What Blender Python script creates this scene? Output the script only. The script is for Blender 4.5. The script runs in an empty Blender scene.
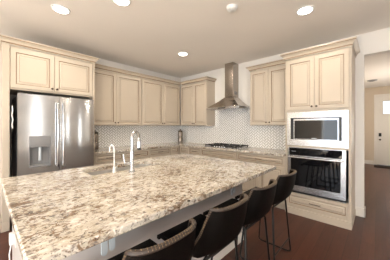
import bpy, bmesh, math, random
from mathutils import Vector, Matrix
random.seed(7)
S = bpy.context.scene
C = S.collection
PI = math.pi

# ------------------------------------------------------------------ camera, world, lights, exposure
CAM = (4.1498, -3.8618, 1.3556); YAW = 0.7494; FPX = 196.7685; V0 = 126.2824
cd = bpy.data.cameras.new('camera'); cam = bpy.data.objects.new('camera', cd); C.objects.link(cam)
cd.sensor_fit = 'HORIZONTAL'; cd.sensor_width = 36.0
cd.lens = FPX / 390 * 36.0
cd.shift_y = -(130 - V0) / 390.0
cd.clip_start = 0.02
cam.location = CAM; cam.rotation_euler = (PI / 2, 0, YAW)
S.camera = cam

W = bpy.data.worlds.new('sky'); S.world = W; W.use_nodes = True
bgn = W.node_tree.nodes['Background']
bgn.inputs[0].default_value = (0.86, 0.93, 1.0, 1); bgn.inputs[1].default_value = 1.5

S.view_settings.view_transform = 'Standard'; S.view_settings.look = 'None'
S.view_settings.gamma = 1.0; S.view_settings.use_curve_mapping = False
S.view_settings.exposure = 0.22


def area(name, loc, rot, sx, sy, power, col):
    l = bpy.data.lights.new(name, 'AREA'); l.shape = 'RECTANGLE'; l.size = sx; l.size_y = sy
    l.energy = power; l.color = col
    o = bpy.data.objects.new(name, l); C.objects.link(o); o.location = loc; o.rotation_euler = rot
    return o


# daylight entering through the glazed wall behind the camera and the two tall windows on the right
area('daylight_patio', (4.0, -8.30, 1.30), (PI / 2 + .35, 0, 0), 3.6, 2.3, 112, (0.84, 0.92, 1.0))  # unseen window lamp, tilted up to brighten the ceiling too
area('daylight_side_a', (7.16, -2.455, 1.35), (PI / 2, 0, PI / 2), 0.22, 2.1, 5, (1.0, 0.97, 0.92))
area('daylight_side_b', (7.16, -0.70, 1.35), (PI / 2, 0, PI / 2), 0.25, 2.1, 6, (1.0, 0.97, 0.92))
area('fill_side_c', (7.16, -6.40, 1.35), (PI / 2 + .3, 0, PI / 2), 2.4, 2.1, 95, (1.0, 0.97, 0.92))  # added fill from the right, for surfaces that face that wall
area('fill_hall', (5.36, 3.2, 1.5), (PI / 2 + .3, 0, PI / 2), 1.2, 1.6, 50, (1.0, 0.96, 0.90))  # added fill to brighten the hall; the wall behind it has no window

sl = bpy.data.lights.new('sun', 'SUN'); sl.energy = 58; sl.angle = .02; sl.color = (1, .97, .92)
so = bpy.data.objects.new('sun', sl); C.objects.link(so); so.rotation_euler = (PI / 4, 0, 0); so.location = (4, -14, 8)  # added sun, lands on the carpet so its bounce lifts the ceiling

# ------------------------------------------------------------------ materials
def new_mat(name):
    m = bpy.data.materials.new(name); m.use_nodes = True
    return m, m.node_tree.nodes, m.node_tree.links, m.node_tree.nodes['Principled BSDF']


def s2l(c):
    return tuple((x / 12.92 if x <= .04045 else ((x + .055) / 1.055) ** 2.4) for x in c)


def rgb(r, g, b):
    return s2l((r / 255, g / 255, b / 255)) + (1,)


def plain(name, col, rough=.5, metal=0., spec=.5, noise=0., nscale=8., bump=0., bscale=60., coat=0.):
    m, N, L, b = new_mat(name)
    b.inputs['Roughness'].default_value = rough; b.inputs['Metallic'].default_value = metal
    b.inputs['Specular IOR Level'].default_value = spec; b.inputs['Coat Weight'].default_value = coat
    tc = N.new('ShaderNodeTexCoord')
    n = N.new('ShaderNodeTexNoise'); n.inputs['Scale'].default_value = nscale; n.inputs['Detail'].default_value = 4
    L.new(tc.outputs['Object'], n.inputs['Vector'])
    mx = N.new('ShaderNodeMix'); mx.data_type = 'RGBA'
    mx.inputs[6].default_value = tuple(x * (1 - noise) for x in col[:3]) + (1,)
    mx.inputs[7].default_value = tuple(min(1, x * (1 + noise)) for x in col[:3]) + (1,)
    L.new(n.outputs['Fac'], mx.inputs[0]); L.new(mx.outputs[2], b.inputs['Base Color'])
    if bump:
        n2 = N.new('ShaderNodeTexNoise'); n2.inputs['Scale'].default_value = bscale
        L.new(tc.outputs['Object'], n2.inputs['Vector'])
        bp = N.new('ShaderNodeBump'); bp.inputs['Strength'].default_value = bump; bp.inputs['Distance'].default_value = .01
        L.new(n2.outputs['Fac'], bp.inputs['Height']); L.new(bp.outputs[0], b.inputs['Normal'])
    return m


def brushed(name, col, rough, scale):
    m, N, L, b = new_mat(name)
    b.inputs['Metallic'].default_value = 1.0
    tc = N.new('ShaderNodeTexCoord'); mp = N.new('ShaderNodeMapping'); mp.inputs['Scale'].default_value = scale
    n = N.new('ShaderNodeTexNoise'); n.inputs['Scale'].default_value = 6; n.inputs['Detail'].default_value = 3
    L.new(tc.outputs['Object'], mp.inputs[0]); L.new(mp.outputs[0], n.inputs['Vector'])
    r = N.new('ShaderNodeMapRange'); r.inputs[3].default_value = rough - .06; r.inputs[4].default_value = rough + .08
    L.new(n.outputs['Fac'], r.inputs[0]); L.new(r.outputs[0], b.inputs['Roughness'])
    mx = N.new('ShaderNodeMix'); mx.data_type = 'RGBA'
    mx.inputs[6].default_value = tuple(x * .9 for x in col[:3]) + (1,); mx.inputs[7].default_value = tuple(min(1, x * 1.08) for x in col[:3]) + (1,)
    L.new(n.outputs['Fac'], mx.inputs[0]); L.new(mx.outputs[2], b.inputs['Base Color'])
    return m


def granite_mat(name):
    m, N, L, b = new_mat(name)
    b.inputs['Roughness'].default_value = .12; b.inputs['Specular IOR Level'].default_value = .5
    tc = N.new('ShaderNodeTexCoord')
    mp = N.new('ShaderNodeMapping'); mp.inputs['Rotation'].default_value = (0, 0, .5); mp.inputs['Scale'].default_value = (2.0, 1.35, 1.6)
    L.new(tc.outputs['Object'], mp.inputs[0])

    def noise(scale, detail, rough, dist, off):
        mm = N.new('ShaderNodeMapping'); mm.inputs['Location'].default_value = off
        L.new(mp.outputs[0], mm.inputs[0])
        n = N.new('ShaderNodeTexNoise'); n.inputs['Scale'].default_value = scale; n.inputs['Detail'].default_value = detail
        n.inputs['Roughness'].default_value = rough; n.inputs['Distortion'].default_value = dist
        L.new(mm.outputs[0], n.inputs['Vector']); return n

    def ramp(src, stops):
        r = N.new('ShaderNodeValToRGB'); e = r.color_ramp.elements
        e[0].position, e[0].color = stops[0]; e[1].position, e[1].color = stops[1]
        for p, c in stops[2:]:
            x = e.new(p); x.color = c
        L.new(src, r.inputs[0]); return r

    def mix(fac, a, bcol):
        x = N.new('ShaderNodeMix'); x.data_type = 'RGBA'
        L.new(fac, x.inputs[0]); L.new(a, x.inputs[6])
        if isinstance(bcol, tuple): x.inputs[7].default_value = bcol
        else: L.new(bcol, x.inputs[7])
        return x.outputs[2]
    Wt = (1, 1, 1, 1); K = (0, 0, 0, 1)
    base = ramp(noise(5, 5, .6, .8, (0, 0, 0)).outputs['Fac'],
                [(.30, rgb(176, 158, 138)), (.44, rgb(206, 197, 180)), (.56, rgb(219, 213, 202)), (.70, rgb(194, 180, 162))]).outputs[0]
    big = noise(2.2, 3, .5, .6, (5, 3, 1)).outputs['Fac']
    def add_big(src, k):
        x = N.new('ShaderNodeMath'); x.operation = 'MULTIPLY_ADD'; x.inputs[1].default_value = k; L.new(big, x.inputs[0])
        y = N.new('ShaderNodeMath'); y.operation = 'SUBTRACT'; L.new(src, y.inputs[0]); y.inputs[1].default_value = k * .5; L.new(y.outputs[0], x.inputs[2])
        return x.outputs[0]
    brown = ramp(add_big(noise(13, 6, .68, 1.2, (3, 1, 0)).outputs['Fac'], .32), [(.53, K), (.60, Wt)]).outputs[0]
    c = mix(brown, base, rgb(138, 116, 96))
    grey = ramp(noise(22, 5, .65, .8, (7, 5, 0)).outputs['Fac'], [(.54, K), (.62, Wt)]).outputs[0]
    c = mix(grey, c, rgb(142, 132, 124))
    dark = ramp(add_big(noise(34, 6, .74, 1.0, (1, 9, 0)).outputs['Fac'], .2), [(.57, K), (.63, Wt)]).outputs[0]
    c = mix(dark, c, rgb(52, 42, 38))
    white = ramp(add_big(noise(17, 4, .6, .6, (11, 2, 4)).outputs['Fac'], -.35), [(.57, K), (.65, Wt)]).outputs[0]
    c = mix(white, c, rgb(238, 232, 224))
    L.new(c, b.inputs['Base Color'])
    return m


def floor_mat(name):
    m, N, L, b = new_mat(name)
    tc = N.new('ShaderNodeTexCoord')
    mp = N.new('ShaderNodeMapping'); mp.inputs['Rotation'].default_value = (0, 0, PI / 2)
    L.new(tc.outputs['Object'], mp.inputs[0])
    br = N.new('ShaderNodeTexBrick'); br.offset = .37; br.inputs['Scale'].default_value = 1
    br.inputs['Brick Width'].default_value = 1.3; br.inputs['Row Height'].default_value = .125; br.inputs['Mortar Size'].default_value = .0015
    br.inputs['Color1'].default_value = rgb(90, 51, 38); br.inputs['Color2'].default_value = rgb(72, 38, 29); br.inputs['Mortar'].default_value = rgb(42, 25, 20)
    L.new(mp.outputs[0], br.inputs['Vector'])
    m2 = N.new('ShaderNodeMapping'); m2.inputs['Scale'].default_value = (9, .9, 1); L.new(tc.outputs['Object'], m2.inputs[0])
    n = N.new('ShaderNodeTexNoise'); n.inputs['Scale'].default_value = 3; n.inputs['Detail'].default_value = 6; n.inputs['Distortion'].default_value = 1.2
    L.new(m2.outputs[0], n.inputs['Vector'])
    rp = N.new('ShaderNodeMapRange'); rp.inputs[3].default_value = .55; rp.inputs[4].default_value = 1.4
    L.new(n.outputs['Fac'], rp.inputs[0])
    mx = N.new('ShaderNodeMix'); mx.data_type = 'RGBA'; mx.blend_type = 'MULTIPLY'; mx.inputs[0].default_value = 1
    L.new(br.outputs[0], mx.inputs[6]); L.new(rp.outputs[0], mx.inputs[7]); L.new(mx.outputs[2], b.inputs['Base Color'])
    b.inputs['Roughness'].default_value = .3; b.inputs['Specular IOR Level'].default_value = .32
    bp = N.new('ShaderNodeBump'); bp.inputs['Strength'].default_value = .15; bp.inputs['Distance'].default_value = .004
    L.new(n.outputs['Fac'], bp.inputs['Height']); L.new(bp.outputs[0], b.inputs['Normal'])
    return m


def emit(name, col, strength):
    m, N, L, b = new_mat(name)
    b.inputs['Base Color'].default_value = col; b.inputs['Emission Color'].default_value = col; b.inputs['Emission Strength'].default_value = strength
    return m


M = {}
M['cab'] = plain('glazed_cream_cabinet', rgb(196, 184, 167), .38, noise=.04, nscale=5)
M['glaze'] = plain('brown_glaze', rgb(132, 106, 80), .5, noise=.1)
M['knob'] = plain('dark_bronze', rgb(84, 70, 58), .35, metal=.7)
M['granite'] = granite_mat('speckled_granite')
M['floor'] = floor_mat('dark_hardwood')
M['wall'] = plain('warm_white_wall_paint', rgb(232, 228, 222), .7, noise=.02, nscale=2, bump=.04, bscale=120)
M['hallwall'] = plain('beige_hall_paint', rgb(218, 203, 182), .7, noise=.02, nscale=2)
M['ceil'] = plain('ceiling_paint', rgb(240, 234, 227), .8, noise=.02, nscale=2, bump=.05, bscale=90)
M['trim'] = plain('white_trim_paint', rgb(236, 230, 221), .4, noise=.02)
M['tile'] = plain('white_glazed_tile', rgb(252, 252, 250), .15, noise=.03, nscale=20)
M['grout'] = plain('grey_grout', rgb(132, 124, 114), .85, noise=.05, nscale=30)
M['steel'] = brushed('brushed_steel', (.60, .60, .61, 1), .24, (1, 1, 40))
M['steel_v'] = brushed('brushed_steel_door', (.66, .67, .68, 1), .17, (.4, .4, 30))
for _m in ('steel_v',):
    _n = M[_m].node_tree; _b = _n.nodes['Principled BSDF']; _b.inputs['Anisotropic'].default_value = .85; _b.inputs['Anisotropic Rotation'].default_value = 0.25
    _t = _n.nodes.new('ShaderNodeTangent'); _t.direction_type = 'RADIAL'; _t.axis = 'Z'; _n.links.new(_t.outputs[0], _b.inputs['Tangent'])
M['chrome'] = plain('chrome', (.62, .63, .65, 1), .18, metal=1.)
M['hood'] = brushed('brushed_steel_hood', (.42, .38, .34, 1), .2, (1, 1, 30))
M['sink'] = brushed('brushed_steel_sink', (.86, .85, .83, 1), .38, (20, 1, 1))
M['black'] = plain('black_plastic', (.012, .012, .013, 1), .4)
M['glass'] = plain('black_glass', (.006, .006, .007, 1), .04, spec=.45)
M['iron'] = plain('cast_iron', (.018, .017, .016, 1), .5, bump=.2)
M['dgrey'] = plain('dark_grey_plastic', (.10, .10, .105, 1), .35)
M['mgrey'] = plain('grey_plastic', (.24, .24, .245, 1), .3)
M['white'] = plain('white_plastic', rgb(240, 240, 238), .35)
M['panel'] = plain('grey_island_paint', rgb(200, 195, 192), .5, noise=.02)
M['leather'] = plain('dark_brown_leather', rgb(13, 9, 7), .55, spec=.12, noise=.25, nscale=30, bump=.15, bscale=160)
M['edge'] = plain('lighter_leather_edge', rgb(56, 44, 36), .42, noise=.15, nscale=40)  # seam colour, a lighter brown than the seat leather
M['stitch'] = plain('tan_thread', rgb(122, 102, 76), .7)
M['rod'] = plain('black_metal_rod', (.02, .019, .018, 1), .35, metal=.6)
M['bracket'] = plain('pale_steel_bracket', rgb(196, 204, 210), .4)
M['can'] = plain('mercury_grey_metal', rgb(140, 130, 120), .25, metal=.8, noise=.3, nscale=25)
M['lens'] = emit('lamp_lens', (1, .95, .86, 1), 14)
M['door'] = plain('white_door_paint', rgb(236, 231, 222), .4, noise=.02)
M['mat'] = plain('dark_doormat', rgb(52, 44, 40), .95, noise=.5, nscale=40)
M['cloth'] = plain('white_cloth', rgb(240, 240, 240), .8)
M['carpet'] = plain('beige_bounce_carpet', rgb(205, 192, 176), .95, noise=.1, nscale=60)
gm, gN, gL, gb = new_mat('door_glass')
gb.inputs['Transmission Weight'].default_value = 1; gb.inputs['Roughness'].default_value = .05; gb.inputs['IOR'].default_value = 1.02
gb.inputs['Base Color'].default_value = (.96, .98, 1, 1)
M['dglass'] = gm

# ------------------------------------------------------------------ helpers
def box(bm, x0, x1, y0, y1, z0, z1, bevel=0., seg=2, mi=0):
    r = bmesh.ops.create_cube(bm, size=1)
    vs = r['verts']
    for v in vs:
        v.co = Vector(((x0 + x1) / 2 + v.co.x * (x1 - x0), (y0 + y1) / 2 + v.co.y * (y1 - y0), (z0 + z1) / 2 + v.co.z * (z1 - z0)))
    fs = set(f for v in vs for f in v.link_faces)
    for f in fs: f.material_index = mi
    if bevel:
        es = set(e for v in vs for e in v.link_edges)
        bmesh.ops.bevel(bm, geom=list(es), offset=bevel, segments=seg, profile=.5, affect='EDGES', material=-1)


def tube(bm, pts, r, seg=10, mi=0, cap=True):
    pts = [Vector(p) for p in pts]; n = len(pts); rings = []
    rs = r if isinstance(r, (list, tuple)) else [r] * n
    up = None
    for i, p in enumerate(pts):
        d = (pts[min(i + 1, n - 1)] - pts[max(i - 1, 0)]).normalized()
        if up is None:
            up = Vector((0, 0, 1)) if abs(d.z) < .9 else Vector((1, 0, 0))
        a = d.cross(up)
        if a.length < 1e-4: a = d.cross(Vector((0, 1, 0)))
        a.normalize(); b = a.cross(d).normalized(); up = b
        rings.append([bm.verts.new(p + rs[i] * (math.cos(2 * PI * k / seg) * a + math.sin(2 * PI * k / seg) * b)) for k in range(seg)])
    for i in range(n - 1):
        for k in range(seg):
            f = bm.faces.new((rings[i][k], rings[i][(k + 1) % seg], rings[i + 1][(k + 1) % seg], rings[i + 1][k])); f.material_index = mi
    if cap:
        for q in (rings[0][::-1], rings[-1]):
            f = bm.faces.new(q); f.material_index = mi


def arc(c, r, a0, a1, n, ax, ay):
    c = Vector(c); ax = Vector(ax); ay = Vector(ay)
    return [c + r * (math.cos(a0 + (a1 - a0) * i / n) * ax + math.sin(a0 + (a1 - a0) * i / n) * ay) for i in range(n + 1)]


def lathe(bm, prof, c=(0, 0, 0), seg=24, axis='z', mi=0):
    c = Vector(c); rings = []
    for r, h in prof:
        ring = []
        for k in range(seg):
            a = 2 * PI * k / seg; x, y = r * math.cos(a), r * math.sin(a)
            if axis == 'z': p = Vector((x, y, h))
            elif axis == 'y': p = Vector((x, -h, y))
            else: p = Vector((h, x, y))
            ring.append(bm.verts.new(c + p))
        rings.append(ring)
    for i in range(len(rings) - 1):
        for k in range(seg):
            f = bm.faces.new((rings[i][k], rings[i][(k + 1) % seg], rings[i + 1][(k + 1) % seg], rings[i + 1][k])); f.material_index = mi
    bm.faces.new(rings[0][::-1]).material_index = mi; bm.faces.new(rings[-1]).material_index = mi


def prism(bm, poly, z0, z1, mi=0):
    a = [bm.verts.new((x, y, z0)) for x, y in poly]; b = [bm.verts.new((x, y, z1)) for x, y in poly]
    n = len(poly)
    bm.faces.new(a[::-1]).material_index = mi; bm.faces.new(b).material_index = mi
    for i in range(n): bm.faces.new((a[i], a[(i + 1) % n], b[(i + 1) % n], b[i])).material_index = mi


def obj(name, bm, mats, parent=None, smooth=False, label=None, cat=None, group=None, kind=None):
    bmesh.ops.recalc_face_normals(bm, faces=bm.faces[:])
    me = bpy.data.meshes.new(name); bm.to_mesh(me); bm.free()
    for m in (mats if isinstance(mats, (list, tuple)) else [mats]): me.materials.append(m)
    if smooth:
        for p in me.polygons: p.use_smooth = True
        me.set_sharp_from_angle(angle=math.radians(38))
    o = bpy.data.objects.new(name, me); C.objects.link(o)
    if parent: o.parent = parent
    tag(o, label, cat, group, kind)
    return o


def tag(o, label=None, cat=None, group=None, kind=None):
    if label: o['label'] = label
    if cat: o['category'] = cat
    if group: o['group'] = group
    if kind: o['kind'] = kind


def thing(name, label, cat, loc=(0, 0, 0), rz=0., group=None):
    o = bpy.data.objects.new(name, None); C.objects.link(o); o.location = loc; o.rotation_euler = (0, 0, rz)
    o.empty_display_size = .1
    tag(o, label, cat, group); return o


def B(): return bmesh.new()


def struct(name, bm, m, parent=None, smooth=False):
    return obj(name, bm, m, parent, smooth, kind='structure')


def bxo(name, m, parent, *a, bevel=0., smooth=None, **k):
    bm = B(); box(bm, *a, bevel=bevel)
    return obj(name, bm, m, parent, smooth=bool(bevel) if smooth is None else smooth, **k)


# ------------------------------------------------------------------ room
H = 2.7365
XR, YF, OX0, OX1, OZ = 7.2, -8.4, 3.996, 5.45, 2.42
HY = 5.6
bm = B(); box(bm, -.15, XR + .15, YF - .15, HY + .15, -.12, 0); struct('floor', bm, M['floor'])
bm = B(); box(bm, -.15, XR + .15, YF - .15, .12, H, H + .12); struct('ceiling', bm, M['ceil'])
bm = B(); box(bm, 3.6, 5.6, .12, HY + .15, H, H + .12); struct('ceiling_hall', bm, M['ceil'])
bm = B(); box(bm, -.15, 0, YF, .12, 0, H); wl = struct('wall_left', bm, M['wall'])
bm = B()
box(bm, 0, OX0, 0, .12, 0, H); box(bm, OX1, XR, 0, .12, 0, H); box(bm, OX0, OX1, 0, .12, OZ, H)
wb = struct('wall_back', bm, M['wall'])
# right wall with three window openings, the widest added for side light
bm = B()
wins = [(-7.6, -5.2), (-2.58, -2.33), (-.84, -.56)]
ys = [YF] + [v for w in wins for v in w] + [0.12]
for i in range(0, len(ys), 2): box(bm, XR, XR + .15, ys[i], ys[i + 1], 0, H)
for a, b_ in wins: box(bm, XR, XR + .15, a, b_, 0, .3); box(bm, XR, XR + .15, a, b_, 2.4, H)
struct('wall_right', bm, M['wall'])
bm = B()
for a, b_ in ((-.15, 2.2), (5.8, XR + .15)): box(bm, a, b_, YF - .15, YF, 0, H)
box(bm, 2.2, 5.8, YF - .15, YF, 2.45, H); box(bm, 2.2, 5.8, YF - .15, YF, 0, .1)
struct('wall_front', bm, M['wall'])
for k, (a, b_) in enumerate(wins):
    bm = B()
    for y in (a, b_): box(bm, XR + .02, XR + .08, y - .03, y + .03, .3, 2.4)
    for z in (.3, 1.35, 2.4): box(bm, XR + .02, XR + .08, a, b_, z - .03, z + .03)
    struct('window_%d' % (k + 1), bm, M['trim'])
bm = B()
for x in (2.2, 3.4, 4.6, 5.8): box(bm, x - .04, x + .04, YF - .1, YF - .04, .1, 2.45)
for z in (.13, 2.42): box(bm, 2.2, 5.8, YF - .1, YF - .04, z - .04, z + .04)
struct('window_4', bm, M['trim'])
# hall beyond the opening
bm = B(); box(bm, 3.60, 3.72, .12, HY, 0, H); struct('wall_hall_left', bm, M['hallwall'])
bm = B(); box(bm, 5.45, 5.6, .12, HY, 0, H); struct('wall_hall_right', bm, M['hallwall'])
DX0, DX1, DZ = 4.12, 5.04, 2.40
bm = B(); box(bm, 3.6, DX0, HY, HY + .12, 0, H); box(bm, DX1, 5.6, HY, HY + .12, 0, H); box(bm, DX0, DX1, HY, HY + .12, DZ, H)
struct('wall_hall_end', bm, M['hallwall'])
bm = B()
box(bm, DX0 - .075, DX0, HY - .02, HY, 0, DZ + .075, .004); box(bm, DX1, DX1 + .075, HY - .02, HY, 0, DZ + .075, .004); box(bm, DX0, DX1, HY - .02, HY, DZ, DZ + .075, .004)
struct('trim_1', bm, M['trim'])
bm = B(); box(bm, 3.72, DX0 - .075, HY - .015, HY, 0, .13, .003); box(bm, 3.72, 3.735, .12, HY, 0, .13, .003); struct('baseboard_hall', bm, M['trim'])
# hall door: rails and stiles around a window, glass, lock
bm = B()
y0, y1 = HY + .01, HY + .055
WX0, WX1, WZ0, WZ1 = DX0 + .16, DX1 - .16, 1.79, 2.22
box(bm, DX0, WX0, y0, y1, 0.01, DZ); box(bm, WX1, DX1, y0, y1, .01, DZ); box(bm, WX0, WX1, y0, y1, WZ1, DZ); box(bm, WX0, WX1, y0, y1, .01, WZ0)
door = struct('door_1', bm, M['door'])
bm = B()
box(bm, WX0 - .03, WX1 + .03, y0 - .02, y0, WZ0 - .05, WZ0, .004); box(bm, WX0 - .02, WX0, y0 - .01, y0, WZ0, WZ1); box(bm, WX1, WX1 + .02, y0 - .01, y0, WZ0, WZ1)
box(bm, WX0 - .02, WX1 + .02, y0 - .01, y0, WZ1, WZ1 + .02)
for xm in (WX0 + (WX1 - WX0) / 3, WX0 + 2 * (WX1 - WX0) / 3): box(bm, xm - .01, xm + .01, y0 - .004, y0 + .03, WZ0, WZ1)
obj('window_frame', bm, M['door'], door)
bm = B(); box(bm, WX0, WX1, y0 + .018, y0 + .024, WZ0, WZ1); obj('glass_pane', bm, M['dglass'], door)
bm = B()
for a, b_ in ((DX0 + .14, (DX0 + DX1) / 2 - .05), ((DX0 + DX1) / 2 + .05, DX1 - .14)):
    for q in ((a, a + .012, .25, 1.6), (b_ - .012, b_, .25, 1.6), (a, b_, .25, .262), (a, b_, 1.588, 1.6)): box(bm, q[0], q[1], y0 - .006, y0, q[2], q[3])
obj('panel_molding', bm, M['door'], door)
bm = B(); box(bm, DX0 + .045, DX0 + .115, y0 - .03, y0, 1.0, 1.12, .006); obj('keypad_lock', bm, M['black'], door, True)
bm = B(); lathe(bm, [(.026, 0), (.026, .012), (.012, .02), (.012, .04), (.028, .05), (.028, .07), (.01, .078)], (DX0 + .08, y0, .89), axis='y', seg=16)
obj('door_knob', bm, M['knob'], door, True)
bm = B(); box(bm, 4.05, 5.05, 4.95, 5.5, 0.0, .012, .004)
obj('doormat', bm, M['mat'], label='dark doormat on the hall floor before the front door', cat='doormat')

bm = B(); box(bm, .2, 6.9, -8.3, -5.0, 0, .012); struct('bounce_carpet', bm, M['carpet'])  # unseen pale carpet, added to bounce sunlight up to the ceiling

# baseboards / trim in the kitchen
bm = B()
box(bm, 3.895, OX0 + .015, -.015, 0, 0, .135, .004); box(bm, OX0, OX0 + .015, -.015, .12, 0, .135, .004)
struct('baseboard_back', bm, M['trim'])
bm = B(); box(bm, OX1, XR, -.015, 0, 0, .135, .004); struct('baseboard_back_right', bm, M['trim'])
bm = B(); box(bm, 0, .015, YF, -3.72, 0, .135, .004); struct('baseboard_left', bm, M['trim'])

# herringbone tile: backing of grout with raised tiles
def herringbone(name, rects, parent):
    """rects in (u, v) wall coordinates; local x = u, local -y = out of the wall, z = v"""
    W_, n, g = .040, 2, .0065
    bm = B(); c45 = math.sqrt(.5)
    U0 = min(r[0] for r in rects); U1 = max(r[1] for r in rects); V0_ = min(r[2] for r in rects); V1_ = max(r[3] for r in rects)
    def put(a0, a1, b0, b1, rect):
        pts = []
        for a, b_ in ((a0 + g / 2, b0 + g / 2), (a1 - g / 2, b0 + g / 2), (a1 - g / 2, b1 - g / 2), (a0 + g / 2, b1 - g / 2)):
            pts.append(((a - b_) * c45 + U0, (a + b_) * c45 + V0_))
        for ax, lim, sg in ((0, rect[0], 1), (0, rect[1], -1), (1, rect[2], 1), (1, rect[3], -1)):
            out = []
            for i in range(len(pts)):
                p, q = pts[i], pts[(i + 1) % len(pts)]
                dp, dq = sg * (p[ax] - lim), sg * (q[ax] - lim)
                if dp >= 0: out.append(p)
                if dp * dq < 0:
                    t = dp / (dp - dq); out.append((p[0] + t * (q[0] - p[0]), p[1] + t * (q[1] - p[1])))
            pts = out
            if len(pts) < 3: return
        ar = abs(sum(pts[i][0] * pts[(i + 1) % len(pts)][1] - pts[(i + 1) % len(pts)][0] * pts[i][1] for i in range(len(pts)))) / 2
        if ar < 2e-5: return
        f_ = [bm.verts.new((p[0], -.010, p[1])) for p in pts]; k_ = [bm.verts.new((p[0], -.006, p[1])) for p in pts]
        bm.faces.new(f_)
        for i in range(len(pts)):
            j = (i + 1) % len(pts); bm.faces.new((f_[i], f_[j], k_[j], k_[i]))
    span = int(((U1 - U0) + (V1_ - V0_)) / W_ / 1.3) + 8
    for rect in rects:
        for j in range(-span // n - 2, span // n + 3):
            for k in range(-span, span):
                ox, oy = (k + j * n) * W_, (k - j * n) * W_
                u_, v_ = (ox - oy) * c45 + U0, (ox + oy) * c45 + V0_
                if u_ < rect[0] - .2 or u_ > rect[1] + .2 or v_ < rect[2] - .2 or v_ > rect[3] + .2: continue
                put(ox, ox + n * W_, oy, oy + W_, rect)
                put(ox + n * W_, ox + (n + 1) * W_, oy + (1 - n) * W_, oy + W_, rect)
    t = obj(name, bm, M['tile'], parent)
    g_ = B()
    for r in rects: box(g_, r[0], r[1], -.0065, 0, r[2], r[3])
    go = obj('grout', g_, M['grout'], t)
    t['kind'] = 'structure'
    return t


tb = herringbone('trim_2', [(.011, 3.068, .915, 1.371), (1.245, 2.315, 1.371, 1.79)], None)
tl = herringbone('trim_3', [(-2.60, -.0, .915, 1.371)], None)
tl.rotation_euler = (0, 0, PI / 2)

# ------------------------------------------------------------------ cabinetry
def panel_door(bm, x0, x1, yf, z0, z1, t=.02, st=.058):
    """raised panel door; front plane at y = yf (front faces -y), back at yf + t"""
    w, h = x1 - x0, z1 - z0
    st = min(st, .27 * min(w, h))
    rings = [(0, t, 0), (0, .004, 0), (.004, 0, 0), (st - .005, 0, 0), (st, .004, 1), (st + .003, .009, 1), (st + .009, .009, 0),
             (st + .030, .002, 0), (st + .033, .002, 1), (st + .035, .001, 0)]
    vs = []
    for ins, d, mi in rings:
        ins = min(ins, .48 * min(w, h))
        vs.append([bm.verts.new((x, yf + d, z)) for x, z in ((x0 + ins, z0 + ins), (x1 - ins, z0 + ins), (x1 - ins, z1 - ins), (x0 + ins, z1 - ins))])
    for i in range(len(vs) - 1):
        for k in range(4):
            f = bm.faces.new((vs[i][k], vs[i][(k + 1) % 4], vs[i + 1][(k + 1) % 4], vs[i + 1][k])); f.material_index = rings[i + 1][2]
    bm.faces.new(vs[-1]); bm.faces.new(vs[0][::-1])


def knob(parent, x, y, z):
    bm = B(); lathe(bm, [(.007, 0), (.007, .012), (.014, .018), (.015, .024), (.009, .029)], (x, y, z), axis='y', seg=12)
    return obj('knob', bm, M['knob'], parent, True)


def pull(parent, x, y, z, w=.11):
    bm = B()
    tube(bm, [(x - w / 2, y, z), (x - w / 2, y - .022, z), (x - w / 2 + .006, y - .028, z), (x + w / 2 - .006, y - .028, z), (x + w / 2, y - .022, z), (x + w / 2, y, z)], .0055, 8)
    return obj('pull', bm, M['knob'], parent, True)


def add_door(parent, x0, x1, yf, z0, z1, kx=None, kz=None):
    bm = B(); panel_door(bm, x0, x1, yf, z0, z1)
    d = obj('door', bm, [M['cab'], M['glaze']], parent)
    if kx is not None: knob(d, kx, yf, kz)
    return d


def add_drawer(parent, x0, x1, yf, z0, z1, has_pull=True, st=.035):
    bm = B(); panel_door(bm, x0, x1, yf, z0, z1, st=st)
    d = obj('drawer', bm, [M['cab'], M['glaze']], parent)
    if has_pull: pull(d, (x0 + x1) / 2, yf, (z0 + z1) / 2)
    return d


def crown(parent, path, z0, h=.085, out=.06, name='crown_molding', label=None):
    prof = [(0, 0), (.010, .0), (.013, .008), (.010, .014), (.014, .022), (.028, .045), (.046, .058), (.054, .062), (.054, .070), (.060, .074), (.060, .085), (0, .085)]
    prof = [(a * out / .06, b_ * h / .085) for a, b_ in prof]
    bm = B(); P = [Vector(p) for p in path]; n = len(P); rows = []
    for i in range(n):
        dirs = []
        if i > 0: dirs.append((P[i] - P[i - 1]).normalized())
        if i < n - 1: dirs.append((P[i + 1] - P[i]).normalized())
        ns = [Vector((d.y, -d.x)) for d in dirs]
        m = ns[0] if len(ns) == 1 else (ns[0] + ns[1]) / (1 + ns[0].dot(ns[1]))
        rows.append([bm.verts.new((P[i].x + m.x * o, P[i].y + m.y * o, z0 + z)) for o, z in prof])
    k = len(prof)
    for i in range(n - 1):
        for j in range(k):
            f = bm.faces.new((rows[i][j], rows[i + 1][j], rows[i + 1][(j + 1) % k], rows[i][(j + 1) % k]))
            if j in (2, 3, 7): f.material_index = 1
    bm.faces.new(rows[0][::-1]); bm.faces.new(rows[-1])
    return obj(name, bm, [M['cab'], M['glaze']], parent, label=label)


UZ, UT = 1.372, 2.425      # wall cabinets
def wall_cabinet(label, loc, rz, w, splits, path, depth=.305, name='upper_cabinet', knobs=True):
    """local x 0..w, front at y = -depth, doors proud by .02; loc z = 0 of room"""
    t = thing(name, label, 'cabinet', (loc[0], loc[1], UZ), rz, 'wall cabinets')
    hgt = UT - UZ
    bm = B(); box(bm, 0, w, -depth, -.002, 0, hgt, .002); obj('body', bm, M['cab'], t)
    xs = [0] + splits + [w]
    for i in range(len(xs) - 1):
        a, b_ = xs[i] + (.010 if i == 0 else .002), xs[i + 1] - (.010 if i == len(xs) - 2 else .002)
        kx = (b_ - .028) if i % 2 == 0 else (a + .028)
        add_door(t, a, b_, -depth - .0205, .010, hgt - .022, kx, .055)
    # light rail under the doors
    crown(t, path, hgt, .08, .058)
    return t


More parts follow.
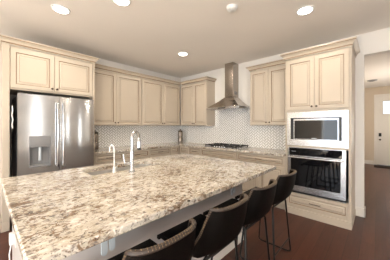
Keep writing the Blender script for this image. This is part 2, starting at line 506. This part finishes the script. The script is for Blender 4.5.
# left wall: local x runs along +y
wall_cabinet('cream double-door wall cabinet next to the refrigerator, on the left wall', (0, -2.575, 0), PI / 2, 2.575 - 1.481, [2.575 - 2.055],
             [(0.0, -.325), (1.094, -.325)])
wall_cabinet('cream double-door wall cabinet running into the corner on the left wall', (0, -1.4805, 0), PI / 2, 1.4805 - .331, [1.4805 - .887],
             [(0.0, -.325), (1.1495, -.325)])
wall_cabinet('cream double-door wall cabinet between the corner and the range hood', (.331, 0, 0), 0, 1.225 - .331, [.813 - .331],
             [(.06, -.325), (.894, -.325), (.894, -.003)])
wall_cabinet('grey-cream double-door wall cabinet between the range hood and the oven tower', (2.315, 0, 0), 0, 3.067 - 2.315, [2.681 - 2.315],
             [(0, -.003), (0, -.325), (.752, -.325)])

# oven tower
TX0, TX1, TY = 3.069, 3.895, -.58
t = thing('oven_tower', 'tall cream cabinet housing microwave and wall oven, right of the counter', 'cabinet', (TX0, 0, 0))
tw = TX1 - TX0
bm = B()
box(bm, 0, .03, TY, -.002, .10, 2.40); box(bm, tw - .03, tw, TY, -.002, .10, 2.40)
box(bm, .03, tw - .03, -.03, -.002, .10, 2.40)
for z0, z1 in ((.10, .335), (1.035, 1.062), (1.572, 2.40)): box(bm, .03, tw - .03, TY, -.03, z0, z1)
obj('body', bm, M['cab'], t)
split = 3.474 - TX0
add_door(t, .022, split - .002, TY - .0205, 1.605, 2.375, split - .03, 1.645)
add_door(t, split + .002, tw - .022, TY - .0205, 1.605, 2.375, split + .03, 1.645)
dr = add_drawer(t, .035, tw - .035, TY - .0205, .14, .31, False, .03)
for px_ in (tw / 2,): pull(dr, px_, TY - .0205, .225, .13)
bm = B(); box(bm, -.0, tw + .006, TY - .022, -.002, 0, .10, .003); obj('base_molding', bm, M['cab'], t)
crown(t, [(0, -.42), (0, TY - .02), (tw, TY - .02), (tw, -.003)], 2.40, .09, .058)

# refrigerator surround: end panels and the deep cabinet above
FY0, FY1 = -3.70, -2.577
t = thing('refrigerator_cabinet', 'cream deep cabinet with end panels above and beside the steel refrigerator', 'cabinet', (0, FY0, 0), PI / 2)
fw = FY1 - FY0
bm = B(); box(bm, .07, fw - .025, -.61, -.003, 1.845, 2.425); obj('body', bm, M['cab'], t)
bm = B(); box(bm, 0, .07, -.63, -.003, 0, 2.425, .002); obj('end_panel', bm, M['cab'], t)
bm = B(); box(bm, fw - .025, fw, -.63, -.003, 0, 2.425, .002); obj('end_panel', bm, M['cab'], t)
sp = FY0 * -1 - 3.143
add_door(t, .078, sp - .002, -.6305, 1.865, 2.395, sp - .03, 1.905)
add_door(t, sp + .002, fw - .033, -.6305, 1.865, 2.395, sp + .03, 1.905)
crown(t, [(0, -.003), (0, -.631), (fw, -.631), (fw, -.395)], 2.425, .085, .058)
bm = B(); box(bm, -.014, -.0005, -.644, -.003, 0, .13, .003); box(bm, -.0005, .07, -.644, -.6305, 0, .13, .003); obj('baseboard', bm, M['cab'], t)

# base cabinets
BZ = .10
def base_cabinet(label, loc, rz, w, doors, falsefront=False, depth=.585, drawer=True, npull=1):
    t = thing('base_cabinet', label, 'cabinet', (loc[0], loc[1], 0), rz, 'base cabinets')
    bm = B(); box(bm, 0, w, -depth, -.002, BZ, .876); obj('body', bm, M['cab'], t)
    bm = B(); box(bm, 0, w, -depth + .06, -.002, 0, BZ); obj('toe_kick', bm, M['cab'], t)
    zt = .862
    d = add_drawer(t, .010, w - .010, -depth - .0205, .715, zt, not falsefront)
    n = doors
    for i in range(n):
        a = .010 + i * (w - .02) / n; b_ = .010 + (i + 1) * (w - .02) / n
        kx = (b_ - .03) if i % 2 == 0 else (a + .03)
        add_door(t, a + (0 if i == 0 else .002), b_ - (0 if i == n - 1 else .002), -depth - .0205, BZ + .02, .705, kx, .66)
    return t


base_cabinet('cream base cabinet with one drawer beside the refrigerator, left counter', (0, -2.573, 0), PI / 2, 2.573 - 2.0475, 1)
base_cabinet('cream base cabinet with one drawer behind the tall faucet, middle of left counter', (0, -2.047, 0), PI / 2, 2.047 - 1.4705, 1)
base_cabinet('cream base cabinet with one drawer nearest the corner, left counter', (0, -1.470, 0), PI / 2, 1.470 - .8895, 1)
t = thing('corner_cabinet', 'cream corner base cabinet under the two-tier canister', 'cabinet', (0, 0, 0))
bm = B(); prism(bm, [(.003, -.003), (.9135, -.003), (.9135, -.585), (.585, -.585), (.585, -.8885), (.003, -.8885)], BZ, .876); obj('body', bm, M['cab'], t)
bm = B(); prism(bm, [(.003, -.003), (.9135, -.003), (.9135, -.525), (.525, -.525), (.525, -.8885), (.003, -.8885)], 0, BZ); obj('toe_kick', bm, M['cab'], t)
add_drawer(t, .63, .905, -.6055, .715, .862, False); add_door(t, .63, .905, -.6055, BZ + .02, .705, .66, .66)
bm = B(); panel_door(bm, -.88, -.63, -.6055, .715, .862, st=.035); bmesh.ops.rotate(bm, verts=bm.verts[:], cent=(0, 0, 0), matrix=Matrix.Rotation(PI / 2, 3, 'Z')); obj('drawer', bm, [M['cab'], M['glaze']], t)
bm = B(); panel_door(bm, -.88, -.63, -.6055, BZ + .02, .705); bmesh.ops.rotate(bm, verts=bm.verts[:], cent=(0, 0, 0), matrix=Matrix.Rotation(PI / 2, 3, 'Z')); obj('door', bm, [M['cab'], M['glaze']], t)
base_cabinet('narrow cream base cabinet with one drawer left of the cooktop', (.914, 0, 0), 0, 1.295 - .9145, 1)
base_cabinet('wide cream base cabinet with plain false drawer under the gas cooktop', (1.2955, 0, 0), 0, 2.1935 - 1.2955, 2, True)
base_cabinet('wide cream base cabinet with drawer and two doors beside the oven tower', (2.194, 0, 0), 0, 3.067 - 2.194, 2)

# L-shaped granite counter
bm = B(); prism(bm, [(.012, -.012), (3.066, -.012), (3.066, -.645), (.645, -.645), (.645, -2.574), (.012, -2.574)], .878, .914)
bmesh.ops.bevel(bm, geom=[e for e in bm.edges if abs(e.verts[0].co.z - e.verts[1].co.z) < 1e-6], offset=.004, segments=2, affect='EDGES')
obj('granite_counter', bm, M['granite'], None, True, 'speckled granite L-shaped counter along the two tiled walls', 'countertop')

# ------------------------------------------------------------------ refrigerator (local x along +y, front -y)
t = thing('refrigerator', 'stainless french-door refrigerator with water dispenser in the left alcove', 'refrigerator', (0, -3.568, 0), PI / 2)
fw = 3.568 - 2.650; D0, D1 = -.725, -.80
bm = B(); box(bm, .006, fw - .006, D0, -.03, .03, 1.765, .004); box(bm, .03, fw - .03, D0 + .05, -.06, 0, .03); obj('body', bm, M['dgrey'], t)
sp = 3.568 - 3.112
# left door built round the dispenser opening
dx0, dx1, dz0, dz1, dzm = .112, .348, .815, 1.225, 1.075
bm = B()
zb, zt = .72, 1.78
xs = [0, dx0, dx1, sp - .002]; zs = [zb, dz0, dz1, zt]
for i in range(3):
    for j in range(3):
        if i == 1 and j == 1: continue
        box(bm, xs[i], xs[i + 1], D1, D0 - .004, zs[j], zs[j + 1])
bmesh.ops.remove_doubles(bm, verts=bm.verts[:], dist=1e-5)
inner = [f for f in bm.faces if any(g is not f and set(g.verts) == set(f.verts) for v in f.verts for g in v.link_faces)]
bmesh.ops.delete(bm, geom=inner, context='FACES_ONLY')
ld = obj('door', bm, M['steel_v'], t)
bm = B(); box(bm, dx0, dx1, D1 - .004, D0 - .01, dzm, dz1, .004); disp = obj('dispenser', bm, M['mgrey'], ld, True)
bm = B()
box(bm, dx0, dx1, D0 - .014, D0 - .006, dz0, dzm); box(bm, dx0, dx0 + .008, D1 - .003, D0 - .01, dz0, dzm); box(bm, dx1 - .008, dx1, D1 - .003, D0 - .01, dz0, dzm)
box(bm, dx0, dx1, D1 - .010, D0 - .01, dz0 - .004, dz0 + .02, .003); obj('dispenser_recess', bm, M['mgrey'], ld)
bm = B(); box(bm, .215, .245, D1 + .02, D1 + .035, .89, dzm, .004); obj('dispenser_paddle', bm, M['bracket'], ld, True)
bm = B(); box(bm, sp + .002, fw, D1, D0 - .004, zb, zt, .006, 3); rd = obj('door', bm, M['steel_v'], t, True)
bm = B(); box(bm, 0, fw, D1, D0 - .004, .06, zb - .008, .006, 3); fd = obj('freezer_drawer', bm, M['steel_v'], t, True)
for d, x in ((ld, sp - .035), (rd, sp + .035)):
    bm = B()
    tube(bm, [(x, D1, .80), (x, D1 - .05, .80), (x, D1 - .06, .83), (x, D1 - .06, 1.66), (x, D1 - .05, 1.69), (x, D1, 1.69)], .012, 12)
    obj('handle', bm, M['chrome'], d, True)
bm = B(); tube(bm, [(.08, D1, .64), (.08, D1 - .05, .64), (fw - .08, D1 - .05, .64), (fw - .08, D1, .64)], .012, 12); obj('handle', bm, M['chrome'], fd, True)
bm = B(); box(bm, fw - .14, fw - .07, D1 - .003, D1, 1.695, 1.715, .001); obj('badge', bm, M['bracket'], rd)
for x in (.02, fw - .10):
    bm = B(); box(bm, x, x + .08, D0 - .03, D0 + .08, 1.765, 1.795, .004); obj('hinge_cover', bm, M['black'], t)

# white cloth hanging in the gap
bm = B()
for i in range(7):
    pass
prof = [(.0, 1.62), (.006, 1.56), (-.004, 1.50), (.008, 1.44), (-.002, 1.38), (.004, 1.33)]
va = [[bm.verts.new((x_, -3.612 + dxx + k * .003, z)) for x_ in (.62, .68, .74)] for k in (0, 1) for dxx, z in prof]
n_ = len(prof)
for k in (0, 1):
    for i in range(n_ - 1):
        for j in range(2):
            a = va[k * n_ + i]; b_ = va[k * n_ + i + 1]; bm.faces.new((a[j], a[j + 1], b_[j + 1], b_[j]))
for i in range(n_ - 1):
    for j in (0, 2): bm.faces.new((va[i][j], va[i + 1][j], va[n_ + i + 1][j], va[n_ + i][j]))
for i in (0, n_ - 1):
    for j in range(2): bm.faces.new((va[i][j], va[i][j + 1], va[n_ + i][j + 1], va[n_ + i][j]))
obj('towel', bm, M['cloth'], None, True, 'white towel hanging in the dark gap left of the refrigerator', 'towel')

# ------------------------------------------------------------------ microwave and wall oven
t = thing('microwave', 'stainless built-in microwave above the wall oven in the tall cabinet', 'microwave', (3.10, 0, 1.064))
w = .765; F = TY - .022
def frame(bm, x0, x1, z0, z1, wl_, wr, wb_, wt, y0, y1, bev=0.):
    box(bm, x0, x0 + wl_, y0, y1, z0, z1); box(bm, x1 - wr, x1, y0, y1, z0, z1)
    box(bm, x0 + wl_, x1 - wr, y0, y1, z0, z0 + wb_); box(bm, x0 + wl_, x1 - wr, y0, y1, z1 - wt, z1)
bm = B(); frame(bm, 0, w, 0, .506, .052, .068, .092, .088, F, TY - .001); obj('trim_kit', bm, M['steel'], t)
bm = B(); box(bm, .035, w - .035, TY + .002, TY + .48, .012, .49); obj('body', bm, M['black'], t)
bm = B(); box(bm, .052, w - .068, F + .004, TY - .002, .092, .418); dr_ = obj('door', bm, M['black'], t)
bm = B(); frame(bm, .097, w - .102, .100, .402, .010, .010, .004, .022, F - .004, F + .004); obj('door_frame', bm, M['chrome'], dr_)
bm = B(); box(bm, .107, w - .112, F - .001, F + .0035, .104, .380); obj('door_glass', bm, M['glass'], dr_)
bm = B(); box(bm, w / 2 - .045, w / 2 + .02, F - .0025, F - .001, .112, .120); obj('badge', bm, M['bracket'], dr_)

t = thing('wall_oven', 'stainless wall oven with black glass door under the microwave', 'oven', (3.118, 0, .338))
w = .722
bm = B(); box(bm, .0, w, TY + .002, TY + .5, .012, .69); obj('body', bm, M['black'], t)
bm = B(); frame(bm, 0, w, .0, .697, .014, .040, .0, .008, F + .002, TY - .001); obj('trim', bm, M['steel'], t)
bm = B(); box(bm, .014, w - .04, F - .003, TY - .001, .585, .689, .002); cp = obj('control_panel', bm, M['glass'], t)
bm = B(); box(bm, .05, .11, F - .0045, F - .003, .63, .64); obj('display', bm, M['mgrey'], cp)
bm = B(); frame(bm, .0, w, .035, .578, .055, .055, .085, .035, F - .022, TY - .001); dr_ = obj('door', bm, M['steel'], t)
bm = B(); box(bm, .044, w - .060, F - .026, F - .0225, .122, .56, .001); obj('door_glass', bm, M['glass'], dr_)
bm = B()
tube(bm, [(.02, F - .075, .553), (w - .02, F - .075, .553)], .013, 14)
for x in (.05, w - .05): tube(bm, [(x, F - .022, .553), (x, F - .075, .553)], .010, 10)
obj('handle', bm, M['chrome'], dr_, True)
bm = B(); box(bm, 0, w, F, TY - .001, .004, .030, .002); obj('vent', bm, M['black'], t)
bm = B(); box(bm, w / 2 - .03, w / 2 + .03, F - .024, F - .0225, .07, .082); obj('badge', bm, M['chrome'], dr_)

# ------------------------------------------------------------------ range hood
t = thing('range_hood', 'stainless pyramid range hood with chimney above the cooktop', 'range hood', (1.772, 0, 1.715))
hw = .402; yf = -.50
bm = B()
box(bm, -hw, hw, yf, -.012, 0, .045, .002)
obj('rim', bm, M['steel'], t)
bm = B()
cx0, cx1, cyf = -.105, .108, -.225
prof = [(-hw + .003, hw - .003, yf + .003, .045), (-.30, .30, -.405, .115), (-.20, .20, -.315, .19), (cx0 - .01, cx1 + .01, cyf - .01, .275), (cx0, cx1, cyf, .285)]
rows = [[bm.verts.new((a, -.012, z)), bm.verts.new((a, y, z)), bm.verts.new((b_, y, z)), bm.verts.new((b_, -.012, z))] for a, b_, y, z in prof]
for i in range(len(rows) - 1):
    for k in range(4): bm.faces.new((rows[i][k], rows[i][(k + 1) % 4], rows[i + 1][(k + 1) % 4], rows[i + 1][k]))
bm.faces.new(rows[0][::-1]); bm.faces.new(rows[-1])
obj('canopy', bm, M['hood'], t)
bm = B(); box(bm, cx0, cx1, cyf, -.003, .285, H - 1.717, .002); obj('chimney', bm, M['hood'], t)
bm = B(); 
for k in range(4): box(bm, cx1, cx1 + .002, -.17 + k * .03, -.155 + k * .03, .33, .40)
obj('vent_slots', bm, M['dgrey'], t)
bm = B(); box(bm, -.09, .09, yf - .002, yf, .012, .034); obj('control_strip', bm, M['black'], t)
bm = B(); box(bm, -.34, -.02, yf + .06, -.06, -.006, 0); box(bm, .02, .34, yf + .06, -.06, -.006, 0); obj('grease_filter', bm, M['steel'], t)

# ------------------------------------------------------------------ cooktop
t = thing('cooktop', 'gas cooktop with black cast-iron grates set in the back counter', 'cooktop', (1.772, -.325, .9145))
bm = B(); box(bm, -.42, .42, -.26, .25, 0, .010, .004); obj('tray', bm, M['steel'], t, True)
for i in range(3):
    xc = -.27 + i * .27; bm = B()
    for x in (xc - .12, xc + .12): box(bm, x - .007, x + .007, -.235, .235, .034, .048)
    for y in (-.228, 0, .228): box(bm, xc - .12, xc + .12, y - .007, y + .007, .034, .048)
    for a in (-.114, .114):
        for dx_, dy_ in ((1, 0), (-1, 0), (0, 1), (0, -1)):
            x0_, x1_ = sorted((xc + dx_ * .03, xc + dx_ * .12)) if dx_ else (xc - .006, xc + .006)
            y0_, y1_ = sorted((a + dy_ * .03, a + dy_ * .11)) if dy_ else (a - .006, a + .006)
            box(bm, x0_, x1_, y0_, y1_, .036, .054)
    for x in (xc - .11, xc + .11):
        for y in (-.222, .222): box(bm, x - .008, x + .008, y - .008, y + .008, .010, .036)
    obj('grate', bm, M['iron'], t)
for x, y, r in ((-.27, -.114, .035), (-.27, .114, .045), (0, 0.0, .05), (.27, -.114, .045), (.27, .114, .035)):
    bm = B(); lathe(bm, [(r + .01, .010), (r + .01, .018), (r, .020), (r, .028), (r * .5, .031)], (x, y, 0), 16); obj('burner', bm, M['iron'], t, True)
for k in range(5):
    bm = B(); lathe(bm, [(.016, .010), (.016, .020), (.013, .032), (.006, .033)], (-.12 + .06 * k, -.248 + .0, 0), 12); obj('knob', bm, M['chrome'], t, True)

# ------------------------------------------------------------------ island
IX0, IX1, IY0, IY1 = 1.81, 3.322, -3.768, -1.632
SX0, SX1, SY0, SY1 = 1.955, 2.28, -3.20, -2.45
t = thing('kitchen_island', 'large kitchen island with grey painted base and speckled granite top', 'island', (0, 0, 0))
bm = B()
def rect_loop(x0, x1, y0, y1, r, z, n=5):
    pts = []
    for cx_, cy_, a0 in ((x1 - r, y1 - r, 0), (x0 + r, y1 - r, PI / 2), (x0 + r, y0 + r, PI), (x1 - r, y0 + r, 1.5 * PI)):
        for k in range(n + 1):
            a = a0 + PI / 2 * k / n; pts.append((cx_ + r * math.cos(a), cy_ + r * math.sin(a)))
    return [bm.verts.new((x, y, z)) for x, y in pts]
ot, it = .914, .876
def bridge(A, Bv):
    n = len(A)
    for k in range(n): bm.faces.new((A[k], A[(k + 1) % n], Bv[(k + 1) % n], Bv[k]))
L0 = rect_loop(IX0 + .006, IX1 - .006, IY0 + .006, IY1 - .006, .024, ot); L1 = rect_loop(IX0, IX1, IY0, IY1, .03, ot - .006)
L2 = rect_loop(IX0, IX1, IY0, IY1, .03, it + .005); L3 = rect_loop(IX0 + .005, IX1 - .005, IY0 + .005, IY1 - .005, .025, it)
S0 = rect_loop(SX0 + .0, SX1, SY0, SY1, .03, ot); S1 = rect_loop(SX0, SX1, SY0, SY1, .03, it)
bridge(L0, L1); bridge(L1, L2); bridge(L2, L3); bridge(S1, S0); bridge(S0, L0); bridge(L3, S1)
obj('granite_top', bm, M['granite'], t, True)
bx0, bx1, by0, by1 = 1.93, 2.965, -3.70, -1.76
bm = B()
box(bm, bx1 - .02, bx1, by0, by1, .0, .875); box(bm, bx0, bx1 - .02, by0, by0 + .02, 0, .875); box(bm, bx0, bx1 - .02, by1 - .02, by1, 0, .875)
box(bm, bx0, bx0 + .02, by0 + .02, by1 - .02, .10, .875); box(bm, bx0 + .02, bx1 - .02, by0 + .02, by1 - .02, .10, .12)
obj('base', bm, M['panel'], t)
bm = B()
box(bm, bx1, bx1 + .014, by0 - .014, by1 + .014, 0, .11, .004); box(bm, bx0, bx1, by0 - .014, by0, 0, .11, .004); box(bm, bx0, bx1, by1, by1 + .014, 0, .11, .004)
obj('baseboard', bm, M['trim'], t)
for i, (ya, yb) in enumerate(((-3.65, -3.06), (-3.05, -2.42), (-2.41, -1.81))):
    bm = B(); panel_door(bm, ya, yb, -(bx0) , .13, .86); bmesh.ops.rotate(bm, verts=bm.verts[:], cent=(0, 0, 0), matrix=Matrix.Rotation(PI / 2, 3, 'Z'))
    for v in bm.verts: v.co.x = 2 * bx0 - v.co.x
    d = obj('door', bm, [M['cab'], M['glaze']], t)
for yb in (-3.375, -2.095):
    bm = B()
    for dy, zb_ in ((-.055, .652), (-.012, .662)):
        yc = yb + dy + .016
        sec = [(yc + .016, .8745), (yc - .016, .8745)] + [(yc + .016 * math.cos(q), zb_ + .016 + .016 * math.sin(q)) for q in [PI + PI * k / 10 for k in range(11)]]
        A_ = [bm.verts.new((bx1 + .088, y, z)) for y, z in sec]; B_ = [bm.verts.new((bx1 + .098, y, z)) for y, z in sec]
        bm.faces.new(A_); bm.faces.new(B_[::-1]); bridge(A_, B_)
    box(bm, bx1, bx1 + .26, yb - .055, yb + .02, .862, .8745); box(bm, bx1, bx1 + .088, yb - .045, yb + .01, .74, .752); box(bm, bx1, bx1 + .01, yb - .055, yb + .02, .70, .862)
    obj('bracket', bm, M['bracket'], t)
# sink (sits in the island cut-out)
bm = B()
box(bm, SX0 - .02, SX0 - .002, SY0 - .02, SY1 + .02, .68, it - .001); box(bm, SX1 + .002, SX1 + .02, SY0 - .02, SY1 + .02, .68, it - .001)
box(bm, SX0 - .002, SX1 + .002, SY0 - .02, SY0 - .002, .68, it - .001); box(bm, SX0 - .002, SX1 + .002, SY1 + .002, SY1 + .02, .68, it - .001)
box(bm, SX0 - .002, SX1 + .002, SY0 - .002, SY1 + .002, .66, .68)
sk = obj('sink', bm, M['sink'], t, label='undermount steel sink bowl')
bm = B(); lathe(bm, [(.045, .680), (.045, .684), (.03, .684), (.028, .682)], ((SX0 + SX1) / 2, (SY0 + SY1) / 2, 0), 20); obj('drain', bm, M['chrome'], sk, True)

# main faucet
fx, fy = 2.41, -2.885
t = thing('faucet', 'tall chrome pull-down kitchen faucet on the island beside the sink', 'faucet', (fx, fy, .9145))
bm = B(); lathe(bm, [(.030, 0), (.030, .008), (.021, .016), (.019, .19), (.0185, .20)], (0, 0, 0), 20); obj('body', bm, M['chrome'], t, True)
dx_, dy_ = -.45, .893
bm = B(); pts = [(0, 0, .19), (0, 0, .325)] + arc((.06 * dx_, .06 * dy_, .325), .06, 0, PI * .98, 12, (-dx_, -dy_, 0), (0, 0, 1)) + [(.122 * dx_, .122 * dy_, .30)]
tube(bm, pts, .0145, 14); sp_ = obj('spout', bm, M['chrome'], t, True)
hx, hy = .123 * dx_, .123 * dy_
bm = B(); lathe(bm, [(.021, 0), (.022, .06), (.018, .085), (.014, .09)], (hx, hy, .220), 16); obj('spray_head', bm, M['chrome'], sp_, True)
bm = B(); lathe(bm, [(.021, 0), (.021, .016), (.018, .018)], (hx, hy, .202), 16); obj('nozzle', bm, M['black'], sp_, True)
bm = B(); tube(bm, [(-.006, -.02, .085), (-.022, -.068, .085)], .014, 12); tube(bm, [(-.020, -.062, .085), (-.022, -.068, .11), (-.028, -.074, .175)], [.010, .008, .006], 10); obj('handle', bm, M['chrome'], t, True)
# filtered-water tap
t = thing('water_tap', 'slim white gooseneck water tap left of the tall faucet', 'faucet', (2.29, -3.005, .9145))
bm = B(); lathe(bm, [(.020, 0), (.020, .006), (.012, .012), (.011, .05), (.007, .055)], (0, 0, 0), 16); obj('base', bm, M['white'], t, True)
bm = B(); tube(bm, [(0, 0, .05), (0, 0, .21)] + arc((-.05, 0, .21), .05, 0, PI, 12, (1, 0, 0), (0, 0, 1)) + [(-.10, 0, .185)], .006, 10); obj('spout', bm, M['white'], t, True)
bm = B(); tube(bm, [(0, .0, .04), (.0, .03, .045)], .005, 8); obj('lever', bm, M['white'], t, True)
# plug-in charger and cord at the island end
ox = 2.20
t = thing('charger', 'white plug-in charger with dangling cord on the island end panel', 'charger', (ox, by0 - .0005, .535))
bm = B(); box(bm, -.035, .035, -.006, 0, -.057, .057, .002); obj('outlet_plate', bm, M['white'], t, True)
bm = B(); box(bm, -.026, .026, -.036, -.006, -.035, .045, .006); obj('plug', bm, M['white'], t, True)
bm = B(); tube(bm, [(0, -.024, -.03), (.01, -.035, -.10), (.03, -.03, -.22), (.02, -.025, -.36), (-.03, -.03, -.46), (-.08, -.03, -.535), (-.2, -.04, -.545)], .004, 8); obj('cord', bm, M['white'], t, True)

# ------------------------------------------------------------------ canisters
def canister(label, loc):
    t = thing('canister', label, 'canister', loc, 0, 'two-tier grey canisters')
    bm = B(); lathe(bm, [(.058, 0), (.066, .008), (.068, .06), (.066, .14), (.058, .155)], (0, 0, 0), 24); obj('lower_tier', bm, M['can'], t, True)
    bm = B(); lathe(bm, [(.055, .155), (.064, .165), (.066, .22), (.063, .29), (.055, .30)], (0, 0, 0), 24); obj('upper_tier', bm, M['can'], t, True)
    bm = B(); lathe(bm, [(.060, .30), (.062, .306), (.060, .325), (.030, .335), (.012, .337), (.012, .345), (.018, .355), (.008, .365)], (0, 0, 0), 24); obj('lid', bm, M['knob'], t, True)
    return t
canister('grey two-tier metal canister standing in the counter corner', (.26, -.26, .9145))
canister('grey two-tier metal canister half hidden by the refrigerator side', (.18, -2.41, .9145))

# ------------------------------------------------------------------ stools (front = local -y)
def stool(label, x, y, rz):
    t = thing('bar_stool', label, 'stool', (x, y, 0), rz, 'leather bar stools at the island')
    prof = [(-.252, .585), (-.250, .604), (-.228, .616), (-.15, .612), (-.05, .606), (.04, .603), (.115, .608), (.168, .635), (.205, .68), (.228, .745), (.245, .82), (.255, .902)]
    FW = [0, 0, 0, 0, 0, 0, .04, .105, .115, .103, .09, .07]
    LF = [0, 0, .004, .008, .012, .016, .022, .018, .008, .0, .0, -.006]
    HW = [.205, .208, .21, .212, .214, .212, .206, .198, .192, .186, .178, .165]
    n = len(prof); m = 17; th = .022
    def pt(i, j, off=0.):
        y_, z_ = prof[i]; u = -1 + 2 * j / (m - 1); a = abs(u)
        x_ = HW[i] * math.sin(u * PI / 2 * .93) / math.sin(PI / 2 * .93)
        return Vector((x_, y_ - FW[i] * a ** 2.4, z_ + LF[i] * a ** 4))
    grid = [[pt(i, j) for j in range(m)] for i in range(n)]
    nor = [[None] * m for _ in range(n)]
    for i in range(n):
        for j in range(m):
            du = grid[i][min(j + 1, m - 1)] - grid[i][max(j - 1, 0)]; dv = grid[min(i + 1, n - 1)][j] - grid[max(i - 1, 0)][j]
            nor[i][j] = du.cross(dv).normalized()
    def shell(i0, i1, nm):
        bm = B()
        top = [[bm.verts.new(grid[i][j] + nor[i][j] * th / 2) for j in range(m)] for i in range(i0, i1 + 1)]
        bot = [[bm.verts.new(grid[i][j] - nor[i][j] * th / 2) for j in range(m)] for i in range(i0, i1 + 1)]
        r = i1 - i0
        for i in range(r):
            for j in range(m - 1):
                bm.faces.new((top[i][j], top[i][j + 1], top[i + 1][j + 1], top[i + 1][j])); bm.faces.new((bot[i][j], bot[i + 1][j], bot[i + 1][j + 1], bot[i][j + 1]))
            for j in (0, m - 1): bm.faces.new((top[i][j], top[i + 1][j], bot[i + 1][j], bot[i][j]))
        for i in (0, r):
            for j in range(m - 1): bm.faces.new((top[i][j], top[i][j + 1], bot[i][j + 1], bot[i][j]))
        return obj(nm, bm, M['leather'], t, True)
    shell(0, 6, 'seat'); bk = shell(6, n - 1, 'backrest')
    rim = [grid[i][0] for i in range(5, n)] + [grid[n - 1][j] for j in range(1, m - 1)] + [grid[i][m - 1] for i in range(n - 1, 4, -1)]
    # subdivide the rim for smoothness
    bm = B(); tube(bm, rim, .0125, 8); ed = obj('edge_seam', bm, M['edge'], t, True)
    bm = B()
    for i in range(2, len(rim) - 3):
        a, b_ = rim[i], rim[i + 1]; L_ = (b_ - a).length; kk = max(1, int(L_ / .012))
        for q in range(kk):
            p = a.lerp(b_, (q + .3) / kk); d = (b_ - a).normalized()
            back = Vector((0, 1, 0)); up = Vector((0, 0, 1)) if abs(d.z) < .8 else Vector((math.copysign(1, p.x), 0, 0))
            tube(bm, [p - back * .013 + up * .004, p + up * .0135 + d * .003, p + back * .013 + up * .004 + d * .006], .0016, 5)
    obj('stitching', bm, M['stitch'], ed)
    for sx in (-1, 1):
        for yt_, yb_ in ((-.13, -.19), (.12, .16)):
            bm = B(); tube(bm, [(sx * .13, yt_, .597), (sx * .16, yt_ * 1.02, .588), (sx * .175, yt_ * 1.05, .56), (sx * .218, yb_, .045), (sx * .221, yb_ - math.copysign(.012, yb_) * .3, .02), (sx * .222, yb_ - math.copysign(.03, yb_), .009)], .009, 10)
            obj('leg', bm, M['rod'], t, True)
        bm = B(); tube(bm, [(sx * .222, -.162, .009), (sx * .222, .132, .009)], .009, 10); obj('runner', bm, M['rod'], t, True)
    bm = B(); tube(bm, [(-.207, .150, .16), (.207, .150, .16)], .007, 10); obj('stretcher', bm, M['rod'], t, True)
    bm = B(); tube(bm, [(-.199, -.174, .26), (.199, -.174, .26)], .008, 10); obj('footrest', bm, M['rod'], t, True)
    for yy in (-.13, .12):
        bm = B(); tube(bm, [(-.17, yy, .585), (.17, yy, .585)], .008, 8); obj('seat_support', bm, M['rod'], t, True)
    return t


def dup(root, loc, label):
    r = root.copy(); C.objects.link(r); r.location = loc; r['label'] = label
    for ch in list(root.children):
        c = ch.copy(); C.objects.link(c); c.parent = r
        for g in list(ch.children):
            d = g.copy(); C.objects.link(d); d.parent = c
    return r


STX = 3.30
s1 = stool('dark brown leather bar stool with stitched edge, nearest the camera, cut by the frame bottom', STX, -3.338, -PI / 2)
dup(s1, (STX, -2.845, 0), 'dark brown leather bar stool, second from the camera along the island')
dup(s1, (STX, -2.36, 0), 'dark brown leather bar stool, third from the camera along the island')
dup(s1, (STX, -1.84, 0), 'dark brown leather bar stool farthest along the island, in front of the oven')

# ------------------------------------------------------------------ ceiling fittings
def downlight(label, x, y):
    t = thing('recessed_light', label, 'ceiling light', (x, y, H), 0, 'recessed ceiling lights')
    bm = B()
    prof = [(.098, 0), (.098, -.006), (.080, -.009), (.076, -.004), (.076, 0)]
    lathe(bm, prof, (0, 0, 0), 28); obj('trim_ring', bm, M['white'], t, True)
    bm = B(); lathe(bm, [(.075, -.0092), (.075, -.0105), (.001, -.0105)], (0, 0, 0), 28); obj('lens', bm, M['lens'], t)
    l = bpy.data.lights.new('downlight', 'AREA'); l.shape = 'DISK'; l.size = .14; l.energy = 8; l.color = (1, .87, .71)
    o = bpy.data.objects.new('downlight', l); C.objects.link(o); o.parent = t; o.location = (0, 0, -.016)
    return t
downlight('round recessed ceiling light at upper left, above the refrigerator side of the island', 1.413, -3.24)
downlight('small round recessed ceiling light farthest back, near the corner cabinets', 1.432, -1.276)
downlight('round recessed ceiling light at upper right, before the oven tower', 3.514, -1.258)
downlight('round recessed ceiling light cut by the top edge of the photo', 2.09, -2.83)
t = thing('smoke_detector', 'round white smoke detector on the ceiling left of the right ceiling light', 'smoke detector', (2.91, -1.90, H))
bm = B(); lathe(bm, [(.066, 0), (.066, -.008), (.060, -.012), (.056, -.030), (.045, -.036), (.02, -.037)], (0, 0, 0), 24); obj('housing', bm, M['white'], t, True)
bm = B(); lathe(bm, [(.02, -.0372), (.018, -.040), (.002, -.040)], (0, 0, 0), 16); obj('test_button', bm, M['white'], t, True)
t = thing('ceiling_vent', 'small dark round vent on the hall ceiling', 'vent', (4.02, 4.09, H))
bm = B(); lathe(bm, [(.12, 0), (.12, -.012), (.10, -.02), (.04, -.022)], (0, 0, 0), 24); obj('housing', bm, M['mgrey'], t, True)
bm = B(); lathe(bm, [(.07, -.0222), (.07, -.028), (.01, -.028)], (0, 0, 0), 20); obj('grille', bm, M['dgrey'], t, True)
